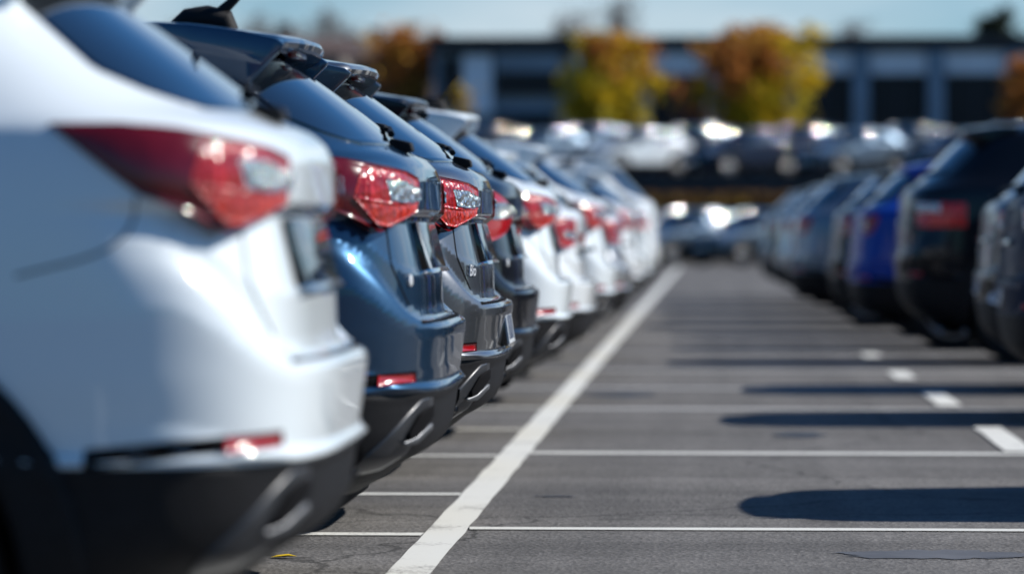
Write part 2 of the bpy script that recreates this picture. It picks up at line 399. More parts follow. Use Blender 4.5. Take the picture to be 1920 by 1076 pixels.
    for (uc, zc) in WC:
        for sd in (-1, 1):
            n = 22; v = []; 
            for k in range(n):
                a = -.15 + (math.pi + .3) * k / (n - 1)
                for yy, rr in ((.86, RA + .012), (.55, RA + .012)): v.append((-us * (uc + rr * math.cos(a)), sd * yy, zs * (zc + rr * math.sin(a))))
            f = [(2 * k, 2 * k + 1, 2 * k + 3, 2 * k + 2) for k in range(n - 1)]; c = len(v); v.append((-us * uc, sd * .55, zs * zc)); f += [(2 * k + 1, c, 2 * k + 3) for k in range(n - 1)]
            build('wheel_housing', v, f, M['gap'], root)
            wheel(root, -us * uc, sd * .79, sd, .355)
            # arch cladding
            th = np.linspace(-.16, math.pi + .16, 44); rad = np.linspace(RA - .008, RA + .115, 6)[:, None]
            U = uc + rad * np.cos(th); Z = np.maximum(zc + rad * np.sin(th), .302)
            V, F = patch(S, sd * S.sig_u(U, Z), Z, off=.014, skirt=.03)
            build('arch_cladding', V, F, M['trim'], root)
    # ---- lower cladding
    ur = np.linspace(.302, .579, 16); ue = WC[0][0] - np.sqrt(np.maximum((RA + .07) ** 2 - (ur - WC[0][1]) ** 2, 0)); se = S.sig_u(ue, ur)
    t = np.linspace(-1, 1, 121)[None]; V, F = patch(S, se[:, None] * t, np.repeat(ur[:, None], 121, 1), off=.004, skirt=.02)
    build('rear_cladding', V, F, M['trim'], root)
    for sd in (-1, 1):
        V, F = cpatch(S, sd, [(1.36, .46), (3.17, .46)], [(1.36, .302), (3.17, .302)], 40, 6, off=.012, skirt=.03); build('sill_cladding', V, F, M['trim'], root)
    # ---- glass
    wz = np.linspace(1.240, 1.535, 26); ub = np.interp(wz, [1.24, 1.252, 1.272, 1.316, 1.444, 1.535], [.23, .27, .33, .43, .58, .68]); ub = np.maximum(ub, S.t(S.rt, wz) + .03)
    se = S.sig_u(ub, wz); t = np.linspace(-1, 1, 81)[None]; V, F = patch(S, se[:, None] * t, np.repeat(wz[:, None], 81, 1), off=.005, skirt=.012)
    build('rear_window', V, F, M['glass'], root)
    for sd in (-1, 1):
        V, F = cpatch(S, sd, [(1.12, 1.44), (1.3, 1.50), (2.08, 1.53)], [(1.02, 1.32), (1.2, 1.25), (2.08, 1.24)], 24, 12, off=.004); build('side_window', V, F, M['glass'], root)
        V, F = cpatch(S, sd, [(2.16, 1.53), (2.5, 1.52), (2.62, 1.50)], [(2.16, 1.24), (2.7, 1.23), (3.02, 1.21)], 24, 12, off=.004); build('side_window', V, F, M['glass'], root)
    wz = np.linspace(1.08, 1.56, 14)
    half = np.linspace(2.12, 3, 24)
    SGW = np.concatenate([half, -half[::-1][1:]]); Sg, Wg = np.meshgrid(SGW, wz)
    nW = outward(S, Sg, Wg, S.nrm(np.where(np.abs(Sg) > 2.995, np.sign(Sg) * 2.99, Sg), Wg)); pW = S.pt(Sg, Wg) + nW * .004
    b = Sg.shape[1]; F = [(i * b + j, i * b + j + 1, (i + 1) * b + j + 1, (i + 1) * b + j) for i in range(13) for j in range(b - 1)]
    build('windscreen', pW.reshape(-1, 3), F, M['glass'], root, normals=nW.reshape(-1, 3))
    # ---- tail lights
    for sd in (-1, 1):
        if light == 'wide':
            top = [(.087, 1.150), (.11, 1.165), (.15, 1.176), (.26, 1.197), (.36, 1.205), (.486, 1.204)]
            bot = [(.087, 1.060), (.115, 1.034), (.165, 1.002), (.24, 1.046), (.32, 1.074), (.486, 1.202)]
            V, F = cpatch(SL, sd, top, bot, 44, 14, off=.006, skirt=.03, dome=.006); tl = build('tail_light', V, F, M['lens_dark'], root)
            V, F = cpatch(SL, sd, [(.09, 1.144), (.12, 1.160), (.215, 1.177)], [(.09, 1.078), (.13, 1.076), (.235, 1.092)], 20, 10, off=.0125, skirt=.004, dome=.004); build('brake_lens', V, F, M['lens_red'], tl)
            V, F = cpatch(SL, sd, [(.0885, 1.118), (.12, 1.138), (.163, 1.142)], [(.0885, 1.088), (.12, 1.082), (.150, 1.088)], 14, 8, off=.0175, skirt=.004, dome=.003); build('reversing_lamp', V, F, M['lens_clear'], tl)
            V, F = cpatch(SL, sd, [(.095, 1.078), (.14, 1.074), (.235, 1.094)], [(.098, 1.056), (.152, 1.016), (.180, 1.022)], 14, 8, off=.0165, skirt=.004, dome=.003); build('indicator_lens', V, F, M['lens_orange'], tl)
        elif light == 'round':
            th = np.linspace(0, math.pi, 20)
            top = [(.215 - .125 * math.cos(a), 1.06 + .115 * math.sin(a) ** .7) for a in th]; bot = [(.215 - .125 * math.cos(a), 1.06 - .105 * math.sin(a) ** .7) for a in th]
            V, F = cpatch(SL, sd, top, bot, 30, 12, off=.006, skirt=.03, dome=.018); tl = build('tail_light', V, F, M['reflector'], root)
            top = [(.15 - .06 * math.cos(a), 1.085 + .035 * math.sin(a)) for a in th]; bot = [(.15 - .06 * math.cos(a), 1.085 - .035 * math.sin(a)) for a in th]
            V, F = cpatch(SL, sd, top, bot, 18, 8, off=.026, skirt=.006, dome=.004); build('reversing_lamp', V, F, M['lens_clear'], tl)
        elif light == 'block':
            V, F = cpatch(SL, sd, [(.14, 1.10), (.22, 1.10), (.5, 1.10)], [(.14, .94), (.22, .935), (.5, .935)], 24, 10, off=.008, skirt=.03, dome=.006); tl = build('tail_light', V, F, M['lens_block'], root)
            V, F = cpatch(SL, sd, [(.145, 1.095), (.31, 1.095)], [(.145, 1.03), (.31, 1.03)], 16, 8, off=.016, skirt=.005, dome=.01); build('reversing_lamp', V, F, M['lens_clear'], tl)
        else:
            V, F = cpatch(SL, sd, [(.10, 1.15), (.18, 1.16), (.27, 1.15)], [(.10, .99), (.14, .975), (.20, 1.0)], 16, 16, off=.007, skirt=.03, dome=.008); tl = build('tail_light', V, F, M['lens_red'], root)
            V, F = cpatch(SL, sd, [(.11, 1.07), (.17, 1.08)], [(.11, 1.02), (.16, 1.03)], 10, 8, off=.017, skirt=.005, dome=.004); build('reversing_lamp', V, F, M['lens_clear'], tl)
        # reflector in its slot
        V, F = cpatch(S, sd, [(.075, .638), (.2, .631), (.42, .612)], [(.075, .606), (.2, .600), (.42, .578)], 24, 5, off=.0015, skirt=.004); sl = build('reflector_slot', V, F, M['gap'], root)
        V, F = cpatch(S, sd, [(.078, .634), (.168, .630)], [(.078, .608), (.168, .604)], 10, 4, off=.005, skirt=.006); build('reflector', V, F, M['reflector'], sl)
        if not plain:
            # tail pipe surround
            V, F = cpatch(S, sd, [(.25, .378), (.15, .47), (.068, .562), (.045, .568)], [(.25, .366), (.18, .376), (.11, .42), (.048, .52)], 26, 10, off=.007, skirt=.03, dome=.004); ex = build('exhaust_trim', V, F, M['satin'], root)
            V, F = cpatch(S, sd, [(.108, .474), (.078, .528), (.052, .545)], [(.108, .456), (.085, .468), (.054, .518)], 14, 8, off=.020, skirt=.006); build('exhaust_opening', V, F, M['gap'], ex)
            V, F = cpatch(S, sd, [(.122, .458), (.09, .470), (.060, .498)], [(.122, .450), (.095, .452), (.062, .482)], 14, 4, off=.024, skirt=.008); build('exhaust_tip', V, F, M['satin2'], ex)
        # seams
        V, F = strip(S, sd, [(.325, 1.07), (.335, 1.02), (.37, .98), (.43, .955), (.49, .94), (.545, .926)], .005, .0012); build('panel_seam', V, F, M['gap'], root)
        V, F = strip(S, sd, [(.158, 1.035), (.150, .98), (.142, .93), (.118, .86), (.10, .81)], .006, .0012); build('panel_seam', V, F, M['gap'], root)
        for uu_ in (1.25, 2.12, 3.1):
            V, F = strip(S, sd, [(uu_ - (.12 if uu_ < 1.3 else 0), 1.24), (uu_ - .02, .95), (uu_ + (.18 if uu_ < 1.3 else 0), .47)] if uu_ < 3 else [(3.02, 1.2), (3.1, .9), (3.08, .47)], .006, .0012); build('panel_seam', V, F, M['gap'], root)
        # headlights, mirrors
        V, F = cpatch(S, sd, [(3.95, .93), (4.15, .915), (4.32, .86)], [(4.0, .85), (4.2, .80), (4.36, .76)], 16, 8, off=.006, skirt=.02, dome=.02); build('headlight', V, F, M['headlight'], root)
        sg = S.sig_u(np.array([2.98]), np.array([1.26])) * sd; q = S.pt(sg, np.array([1.26]))[0]
        bm = bmesh.new(); bmesh.ops.create_icosphere(bm, subdivisions=3, radius=1); V = [(q[0] + v.co.x * .075, q[1] + sd * .12 + v.co.y * .11, q[2] + v.co.z * .075 + .02) for v in bm.verts]; F = [tuple(v.index for v in f.verts) for f in bm.faces]; bm.free()
        build('door_mirror', V, F, pm, root, objmat=True)
    y_ = np.linspace(-.66, .66, 40); V, F = strip(S, 1, [(y, .766) for y in y_], .012, .001, mode='y', ns=80); build('panel_seam', V, F, M['gap'], root)
    # grille
    half = np.linspace(2.42, 3, 16); SGW = np.concatenate([half, -half[::-1][1:]]); Sg, Wg = np.meshgrid(SGW, np.linspace(.56, .84, 10))
    nW = outward(S, Sg, Wg, S.nrm(np.where(np.abs(Sg) > 2.995, np.sign(Sg) * 2.99, Sg), Wg)); pW = S.pt(Sg, Wg) + nW * .006
    b = Sg.shape[1]; build('grille', pW.reshape(-1, 3), [(i * b + j, i * b + j + 1, (i + 1) * b + j + 1, (i + 1) * b + j) for i in range(9) for j in range(b - 1)], M['gloss'], root, normals=nW.reshape(-1, 3))
    mb = MB(); mb.box(-4.52 * us, -4.49 * us, -.26, .26, .48 * zs, .59 * zs); mb.build('front_plate', M['plate'], root, bevel=.004)
    # ---- spoiler: blade over the glass with cheeks running down its ends
    sp = P.get('spoiler', dict(tip=.47, tz=1.585, root=.80, rz=1.632, th=.05))
    X = lambda u: -u * us
    rzf = P['roof_z']
    V = []; F = []; ny = 41; ys = np.linspace(-.655, .655, ny); prof = []
    for y in ys:
        a = abs(y) / .655; pl = .07 * a ** 2 + .22 * max(0, (a - .78) / .22) ** 2.2; drop = .012 * a ** 2 + .085 * max(0, (a - .80) / .20) ** 1.6
        tu = sp['tip'] + pl; tz = sp['tz'] - drop + rzf; ru = sp['root'] + .06 * a * a; rz_ = sp['rz'] - .025 * a ** 2 - .085 * max(0, (a - .84) / .16) ** 1.5 + rzf
        th = sp['th'] * (1 - .3 * a)
        k = [(ru, rz_), (ru + (tu - ru) * .35, rz_ + (tz - rz_) * .22 + .002), (ru + (tu - ru) * .7, rz_ + (tz - rz_) * .60), (tu + .03, tz + .008), (tu + .006, tz), (tu, tz - .012), (tu + .008, tz - .026), (tu + .045, tz - .034), (ru - .12, rz_ - th - .045), (ru, rz_ - th - .03)]
        prof.append(k); V += [(X(u), y, z * zs) for u, z in k]
    m = len(prof[0])
    for i in range(ny - 1):
        for j in range(m): F.append((i * m + j, i * m + (j + 1) % m, (i + 1) * m + (j + 1) % m, (i + 1) * m + j))
    F.append(tuple(range(m))); F.append(tuple((ny - 1) * m + j for j in range(m))[::-1])
    spo = MB().add(V, F).build('roof_spoiler', pm, root, smooth=True, objmat=True)
    # high brake light under the blade
    mb = MB(); mb.box(X(sp['tip'] + .075), X(sp['tip'] + .050), -.14, .14, (sp['tz'] - .045 + rzf) * zs, (sp['tz'] - .028 + rzf) * zs); mb.build('brake_light', M['reflector'], spo, bevel=.004)
    tt = P['tail']
    for sd in (-1, 1):      # cheeks, running down the edge of the glass from the ends of the blade
        ou = [(.84, 1.612), (.70, 1.604), (.56, 1.585), (.47, 1.565), (.445, 1.548)]; inn = [(.455, 1.535), (.475, 1.515), (.505, 1.485), (.535, 1.452), (.56, 1.432), (.62, 1.462), (.70, 1.515), (.80, 1.562)]
        py = [(u + .055 - tt * (1 if u < .75 else .3) + sp['tip'] - .47 + tt, z + rzf) for u, z in ou + inn]
        mb = MB(); mb.prism([(X(u), z * zs) for u, z in py], sd * .598, sd * .635); mb.build('spoiler_cheek', pm, root, objmat=True, bevel=.010)
    # ---- number plate recess garnish
    if plain:
        mb = MB(); mb.prism([(X(.03), .985 * zs), (X(.022), .955 * zs), (X(.07), .95 * zs), (X(.08), .985 * zs)], -.40, .40); mb.build('tailgate_handle', M['gloss'], root, bevel=.006)
    else: mb = MB(); mb.prism([(X(.096), 1.042 * zs), (X(.060), .908 * zs), (X(.100), .898 * zs), (X(.14), 1.036 * zs)], -.36, .36); g = mb.build('tailgate_garnish', M['gloss'], root, bevel=.008)
    if not plain:
        mb = MB(); mb.prism([(X(.058), .912 * zs), (X(.051), .900 * zs), (X(.085), .894 * zs), (X(.09), .904 * zs)], -.365, .365); mb.build('chrome_strip', M['chrome'], g, bevel=.002)
        mb = MB(); mb.prism([(X(.098), 1.044 * zs), (X(.083), .99 * zs), (X(.0565), .913 * zs), (X(.0525), .913 * zs), (X(.079), .99 * zs), (X(.093), 1.044 * zs)], -.368, -.352); mb.build('chrome_strip', M['chrome'], g)
    # plate on the bumper
    if plate:
        mb = MB(); mb.prism([(X(.010), .742 * zs), (X(-.006), .615 * zs), (X(.02), .612 * zs), (X(.035), .742 * zs)], -.22, .25); h = mb.build('plate_holder', M['gloss'], root, bevel=.006)
    if plate:
        mb = MB(); mb.prism([(X(.004), .733 * zs), (X(-.013), .622 * zs), (X(-.005), .620 * zs), (X(.012), .732 * zs)], -.17, .20); pl = mb.build('number_plate', M['plate'], h, bevel=.002)
        for k in range(5):      # worn marks, unreadable at this angle
            y0 = -.145 + k * .066; mb = MB(); q = []
            for za in (.636, .718):
                u_ = .004 - .017 * (.733 - za) / .111; q.append((u_, za))
            mb.prism([(X(q[0][0] - .0015), q[0][1] * zs), (X(q[1][0] - .0015), q[1][1] * zs), (X(q[1][0] + .003), q[1][1] * zs), (X(q[0][0] + .003), q[0][1] * zs)], y0, y0 + (.034 if k % 2 else .018))
            mb.build('plate_character', M['ink'], pl)
    # wiper
    if not far:
        q0_ = S.pt(np.array([.02]), np.array([1.232]))[0]
        mb = MB(); mb.prism([(q0_[0] - .03, q0_[2] - .012), (q0_[0] + .035, q0_[2] - .004), (q0_[0] + .03, q0_[2] + .022), (q0_[0] - .03, q0_[2] + .035)], -.22, -.13); wp = mb.build('wiper', M['trim'], root, bevel=.008)
        sg = S.sig_y(np.array([-.175, .1, .42]), np.array([1.262, 1.285, 1.30])); q = S.pt(sg, np.array([1.262, 1.285, 1.30])); n = outward(S, sg, np.array([1.262, 1.285, 1.30]), S.nrm(sg, np.array([1.262, 1.285, 1.30])))
        MB().tube([tuple(a) for a in q + n * .02], [.011, .008, .006], 6).build('wiper_arm', M['trim'], wp, smooth=True)
        sg = S.sig_y(np.linspace(.0, .6, 7), np.linspace(1.285, 1.32, 7)); q = S.pt(sg, np.linspace(1.285, 1.32, 7)); n = outward(S, sg, np.linspace(1.285, 1.32, 7), S.nrm(sg, np.linspace(1.285, 1.32, 7)))
        MB().tube([tuple(a) for a in q + n * .014], .008, 6).build('wiper_blade', M['rubber'], wp, smooth=True)
    if far:         # chrome rails and strips under the side glass, added to throw sun glints
        for sd in (-1, 1):
            pts = []
            for t in np.linspace(0, 1, 15):
                b_ = 4 * t * (1 - t); pts.append((X(1.05 + 1.55 * t), sd * (.50 + .055 * b_), (1.585 + .055 * b_) * zs + rzf))
            MB().tube(pts, .021, 10).build('glint_rail', M['chrome'], root, smooth=True)
            uu_ = np.linspace(1.05, 3.0, 30); zz_ = np.interp(uu_, [1.05, 1.3, 3.0], [1.262, 1.236, 1.202]); sg = S.sig_u(uu_, zz_) * sd; q = S.pt(sg, zz_)
            MB().tube([tuple(a) for a in q], .016, 8).build('glint_trim', M['chrome'], root, smooth=True)
    if antenna:
        za = 1.625 * zs + rzf; mb = MB()
        mb.tube([(X(.82), 0, za + .004), (X(.78), 0, za + .022), (X(.72), 0, za + .026), (X(.67), 0, za + .018), (X(.655), 0, za - .02)], [.012, .03, .036, .034, .03], 12)
        mb.tube([(X(.71), 0, za + .015), (X(.71 - .07 * antenna), 0, za + .02 + .06 * antenna), (X(.71 - .30 * antenna), 0, za + .02 + .34 * antenna)], [.02, .013, .007], 8)
        mb.build('antenna', M['trim'], root, smooth=True)
    if emblem:
        sg = -S.sig_u(np.array([.100]), np.array([.875])); q = S.pt(sg, np.array([.875]))[0]; n = outward(S, sg, np.array([.875]), S.nrm(sg, np.array([.875])))[0]
        MB().tube([tuple(q), tuple(q + n * .008)], .016, 16).build('emblem', M['badge'], root, bevel=.002)
    if text:
        V, F = text_mesh(text[0], text[1], .002, .25)
        u0, z0 = .100, .872; sg = -S.sig_u(np.array([u0]), np.array([z0])); q = S.pt(sg, np.array([z0]))[0]; n = outward(S, sg, np.array([z0]), S.nrm(sg, np.array([z0])))[0]
        n = np.array(n); up = np.array((0, 0, 1.0)); ri = np.cross(up, n); ri /= np.linalg.norm(ri); up = np.cross(n, ri)
        V = [q + n * (.006 + v[2]) + ri * v[0] + up * v[1] for v in V]
        build('lettering', V, F, M['badge'], root, smooth=False)
    return root

def kids(o): return [c for c in bpy.data.objects if c.parent == o]
KID = {}
def index_kids():
    KID.clear()
    for c in bpy.data.objects:
        if c.parent: KID.setdefault(c.parent.name, []).append(c)

def copy_tree(o, parent=None):
    c = o.copy(); COL.objects.link(c)
    if parent: c.parent = parent
    for ch in KID.get(o.name, []): copy_tree(ch, c)
    return c

def recolour(root, mat):
    st = [root]
    while st:
        o = st.pop()
        if o.get('paint'):
            o.material_slots[0].link = 'OBJECT'; o.material_slots[0].material = mat
        st += KID.get(o.name, [])

def place(root, X, Y, rz, mat, label, cat, group, z=0.0):
    root.location = (X, Y, z); root.rotation_euler = (0, 0, rz)
    recolour(root, mat); tag(root, label, cat, group)

# ------------------------------------------------------------------ ground and paint marks
def asphalt():
    m, N, L, b = new_mat('asphalt')
    P_(b, Roughness=.85, Specular_IOR_Level=.35)
    tc = N.new('ShaderNodeTexCoord')
    def noise(scale, det=6, rough=.6, sc=None):
        n = N.new('ShaderNodeTexNoise'); n.inputs['Scale'].default_value = scale; n.inputs['Detail'].default_value = det; n.inputs['Roughness'].default_value = rough
        if sc:
            mp = N.new('ShaderNodeMapping'); mp.inputs['Scale'].default_value = sc; L.new(tc.outputs['Object'], mp.inputs['Vector']); L.new(mp.outputs['Vector'], n.inputs['Vector'])
        else: L.new(tc.outputs['Object'], n.inputs['Vector'])
        return n
    big = noise(.35, 5, .6, (.6, 1.6, 1)); mid = noise(3.0, 6, .65); agg = N.new('ShaderNodeTexVoronoi'); agg.inputs['Scale'].default_value = 75; L.new(tc.outputs['Object'], agg.inputs['Vector'])
    r1 = N.new('ShaderNodeValToRGB'); e = r1.color_ramp.elements; e[0].position = .3; e[0].color = (.094, .090, .087, 1); e[1].position = .72; e[1].color = (.138, .132, .126, 1)
    L.new(big.outputs['Fac'], r1.inputs['Fac'])
    r2 = N.new('ShaderNodeMapRange'); r2.inputs['From Min'].default_value = .25; r2.inputs['From Max'].default_value = .75; r2.inputs['To Min'].default_value = .86; r2.inputs['To Max'].default_value = 1.12; L.new(mid.outputs['Fac'], r2.inputs['Value'])
    sp = N.new('ShaderNodeSeparateColor'); L.new(agg.outputs['Color'], sp.inputs[0])
    r3 = N.new('ShaderNodeMapRange'); r3.inputs['To Min'].default_value = .62; r3.inputs['To Max'].default_value = 1.38; L.new(sp.outputs[0], r3.inputs['Value'])
    mu = N.new('ShaderNodeMath'); mu.operation = 'MULTIPLY'; L.new(r2.outputs['Result'], mu.inputs[0]); L.new(r3.outputs['Result'], mu.inputs[1])
    vm = N.new('ShaderNodeVectorMath'); vm.operation = 'SCALE'; L.new(r1.outputs['Color'], vm.inputs[0]); L.new(mu.outputs[0], vm.inputs['Scale'])
    def ramp(src, a, b_, lo, hi):
        q = N.new('ShaderNodeMapRange'); q.inputs['From Min'].default_value = a; q.inputs['From Max'].default_value = b_; q.inputs['To Min'].default_value = lo; q.inputs['To Max'].default_value = hi; L.new(src, q.inputs['Value']); return q.outputs['Result']
    def mul(a, b_):
        q = N.new('ShaderNodeMath'); q.operation = 'MULTIPLY'; L.new(a, q.inputs[0]); L.new(b_, q.inputs[1]); return q.outputs[0]
    streak = ramp(noise(1.0, 5, .6, (.10, 1.5, 1)).outputs['Fac'], .35, .65, .78, 1.16)        # rolled lanes and old seams
    tyre = ramp(noise(1.0, 4, .55, (2.6, .05, 1)).outputs['Fac'], .40, .62, 1.06, .86)          # tyre tracks along the aisle
    oil = ramp(noise(1.1, 5, .7).outputs['Fac'], .62, .70, 1.0, .62)                            # oil drips
    grit = ramp(noise(28, 3, .7).outputs['Fac'], .70, .76, 1.0, 1.7)                            # pale grit
    wn = noise(2.2, 4, .6); wm = N.new('ShaderNodeVectorMath'); wm.operation = 'MULTIPLY_ADD'; wm.inputs[1].default_value = (.5, .5, 0); L.new(wn.outputs['Color'], wm.inputs[0]); L.new(tc.outputs['Object'], wm.inputs[2])
    ck = N.new('ShaderNodeTexVoronoi'); ck.feature = 'DISTANCE_TO_EDGE'; ck.inputs['Scale'].default_value = .33; L.new(wm.outputs['Vector'], ck.inputs['Vector'])
    crack = ramp(ck.outputs['Distance'], .0025, .0055, .45, 1.0)
    allm = mul(mul(streak, tyre), mul(mul(oil, grit), crack))
    v2 = N.new('ShaderNodeVectorMath'); v2.operation = 'SCALE'; L.new(vm.outputs['Vector'], v2.inputs[0]); L.new(allm, v2.inputs['Scale'])
    L.new(v2.outputs['Vector'], b.inputs['Base Color'])
    bp = N.new('ShaderNodeBump'); bp.inputs['Strength'].default_value = .6; bp.inputs['Distance'].default_value = .006
    L.new(agg.outputs['Distance'], bp.inputs['Height']); L.new(bp.outputs['Normal'], b.inputs['Normal'])
    return m
M['asphalt'] = asphalt()
def leafmat(name, a, b_):
    m, N, L, b = new_mat(name); P_(b, Roughness=.7, Specular_IOR_Level=.2)
    g = N.new('ShaderNodeNewGeometry'); mx = N.new('ShaderNodeMix'); mx.data_type = 'RGBA'; mx.inputs['A'].default_value = (*a, 1); mx.inputs['B'].default_value = (*b_, 1)
    L.new(g.outputs['Random Per Island'], mx.inputs['Factor']); L.new(mx.outputs['Result'], b.inputs['Base Color'])
    tr = N.new('ShaderNodeBsdfTranslucent'); L.new(mx.outputs['Result'], tr.inputs['Color']); ms = N.new('ShaderNodeMixShader'); ms.inputs[0].default_value = .55
    L.new(b.outputs[0], ms.inputs[1]); L.new(tr.outputs[0], ms.inputs[2]); L.new(ms.outputs[0], N['Material Output'].inputs['Surface'])
    return m

def road_paint(name, col, wear):
    m, N, L, b = new_mat(name)
    P_(b, Roughness=.7)
    tc = N.new('ShaderNodeTexCoord'); n = N.new('ShaderNodeTexNoise'); n.inputs['Scale'].default_value = 55; n.inputs['Detail'].default_value = 6; n.inputs['Roughness'].default_value = .7; L.new(tc.outputs['Object'], n.inputs['Vector'])
    n2 = N.new('ShaderNodeTexNoise'); n2.inputs['Scale'].default_value = 2.2; n2.inputs['Detail'].default_value = 4; L.new(tc.outputs['Object'], n2.inputs['Vector'])
    ad = N.new('ShaderNodeMath'); ad.operation = 'ADD'; L.new(n.outputs['Fac'], ad.inputs[0]); L.new(n2.outputs['Fac'], ad.inputs[1])
    mr = N.new('ShaderNodeMapRange'); mr.inputs['From Min'].default_value = 1.12 - wear; mr.inputs['From Max'].default_value = 1.28 - wear; L.new(ad.outputs[0], mr.inputs['Value'])
    mx = N.new('ShaderNodeMix'); mx.data_type = 'RGBA'; mx.inputs['A'].default_value = (*col, 1); mx.inputs['B'].default_value = (.22, .215, .205, 1)
    L.new(mr.outputs['Result'], mx.inputs['Factor']); L.new(mx.outputs['Result'], b.inputs['Base Color'])
    return m
M['line'] = road_paint('white_line_paint', (.62, .62, .58), .03)
M['line_old'] = road_paint('worn_line_paint', (.46, .46, .45), .08)

def sheet(name, x0, x1, y0, y1, z, mat, label=None, sub=1, jitter=0.0, kind='structure', cat=None, poly=None):
    if poly:
        V = [(x, y, z) for x, y in poly]; F = [tuple(range(len(poly)))]
    else:
        nx = max(1, int((x1 - x0) / sub)); ny = max(1, int((y1 - y0) / sub))
        V = []; F = []
        for j in range(ny + 1):
            for i in range(nx + 1):
                ex = (i in (0, nx)) * random.uniform(-jitter, jitter); ey = (j in (0, ny)) * random.uniform(-jitter, jitter)
                V.append((x0 + (x1 - x0) * i / nx + ex, y0 + (y1 - y0) * j / ny + ey, z))
        for j in range(ny):
            for i in range(nx):
                a = j * (nx + 1) + i; F.append((a, a + 1, a + nx + 2, a + nx + 1))
    o = build(name, V, F, mat, smooth=False); tag(o, label, cat, None, kind)
    return o

sheet('ground', -1500, 1500, -300, 3000, 0, M['asphalt'], sub=3000)
M['earth'] = simple('dry_grass', (.09, .085, .045), .9, noise=.4, nscale=.5)

LX = -.895
sheet('aisle_line', LX - .066, LX + .066, 2.0, 112, .004, M['line'], 'broad white line along the tails of the parked SUVs', sub=.35, jitter=.004)
for y in (13.5, 15.55, 18.2, 20.6, 23.1, 26.0, 29.0, 32, 35, 38, 41, 44, 47, 50):
    sheet('bay_line', -5.6, LX - .07, y - .06, y + .06, .004, M['line'], sub=.3, jitter=.004)
for y, t in ((13.78, .055), (18.45, .09), (23.0, .10), (26.0, .1), (29.2, .1), (33.5, .1), (38, .1), (43, .1)):
    sheet('bay_line', LX + .07, 6.5, y - t, y + t, .004, M['line_old'] if y > 20 else M['line'], sub=.3, jitter=.005)
for x, y0, y1 in ((1.41, 18.6, 20.9), (1.37, 23.4, 25.4), (1.32, 27.6, 29.1), (1.28, 32.2, 33.3)):
    sheet('bay_line', x - .07, x + .07, y0, y1, .008, M['line'], sub=.3, jitter=.004)
M['tar_shadow'] = simple('tar_shadow_patch', (.022, .024, .028), .6, noise=.4, nscale=6)
M['dull'] = simple('dull_patch', (.082, .082, .086), .6, noise=.3, nscale=5)
def blob(cx, cy, rx, ry, n=26, j=.2):
    return [(cx + rx * math.cos(2 * math.pi * k / n) * (1 + random.uniform(-j, j)), cy + ry * math.sin(2 * math.pi * k / n) * (1 + random.uniform(-j, j))) for k in range(n)]
sheet('tar_shadow_patch', 0, 0, 0, 0, .003, M['tar_shadow'], poly=blob(.43, 20.15, .12, .28))  # a shadow on the aisle, painted as a flat dark sheet
sheet('tar_shadow_patch', 0, 0, 0, 0, .003, M['tar_shadow'], poly=blob(-.60, 15.45, .08, .03, j=.35))
sheet('tar_shadow_patch', 0, 0, 0, 0, .003, M['tar_shadow'], poly=blob(-.55, 25.0, .22, .35))
sheet('dull_patch', 0, 0, 0, 0, .0025, M['dull'], poly=blob(.70, 12.75, .30, .17, 40, .22))  # uneven patch, only slightly darker than the asphalt around it

# ------------------------------------------------------------------ left row: SUVs with tails to the aisle
A = make_car('parked_suv', dict(BASE), 1.0, 'wide')
P2 = dict(BASE); P2.update(tail=.05, roof_z=-.03, spoiler=dict(tip=.40, tz=1.578, root=.80, rz=1.632, th=.055))
A2 = make_car('parked_suv', P2, 1.0, 'wide', antenna=True, emblem=True)
A3 = make_car('parked_suv', dict(BASE), 1.0, 'wide', text=('Bio', .056), plate=True)
P4 = dict(BASE); P4.update(tail=.03, roof_z=-.02)
A4 = make_car('parked_suv', P4, 1.0, 'round', emblem=True)
A5 = make_car('parked_suv', dict(BASE), 1.0, 'wide', antenna=.45)
PV = dict(BASE); PV.update(zs=1.10, roof_z=.03, tail=.04, rise=.05)
PV['r'] = [(.30, .20), (.36, .12), (.42, .06), (.5, .03), (.6, .015), (.72, 0), (.752, .003), (.774, .024), (.9, .03), (1.03, .045), (1.06, .045), (1.15, .06)] + [k for k in BASE['r'] if k[0] > 1.16]
V1 = make_car('parked_suv', PV, .8, 'block', plain=True)
PH = dict(BASE); PH.update(zs=.98, us=.92, tail=.08, rise=.05, recess=.35)
PH['r'] = [(.30, .17), (.36, .09), (.42, .045), (.5, .025), (.6, .01), (.72, 0), (.752, .004), (.774, .028), (.9, .034), (1.03, .05), (1.06, .05), (1.15, .062)] + [k for k in BASE['r'] if k[0] > 1.16]
H1 = make_car('parked_hatchback', PH, .8, 'tall', plate=True, plain=True)
PF = dict(BASE); PF.update(zs=.95)
F1 = make_car('parked_car', PF, .5, 'tall', far=True, plain=True)
PS = dict(BASE); PS.update(zs=.93, tail=.10, recess=.6, rise=.09)
S1 = make_car('parked_car', PS, .8, 'tall', plain=True)
index_kids()
G1 = 'SUVs parked tail out along the white line'
X0 = -.717
place(A, X0 - .018, 8.3, 0, M['white'], 'large white SUV whose shaded flank and dark wheel arch fill the picture, closest of all', 'car', G1)
place(A2, X0, 11.5, 0, M['blue'], 'dark blue SUV with a roof antenna, parked between the white and the grey SUV', 'car', G1)
place(A3, X0, 14.3, 0, M['grey'], 'sharp dark grey SUV with chrome lettering on its tailgate', 'car', G1)
place(A4, X0 - .03, 17.3, 0, M['black'], 'black SUV with rounded red tail lights, just beyond the dark grey one', 'car', G1)
def cp(src, X, Y, rz, mat, label, cat, group, z=0.0):
    c = copy_tree(src); index_kids(); place(c, X, Y, rz, M[mat], label, cat, group, z); return c
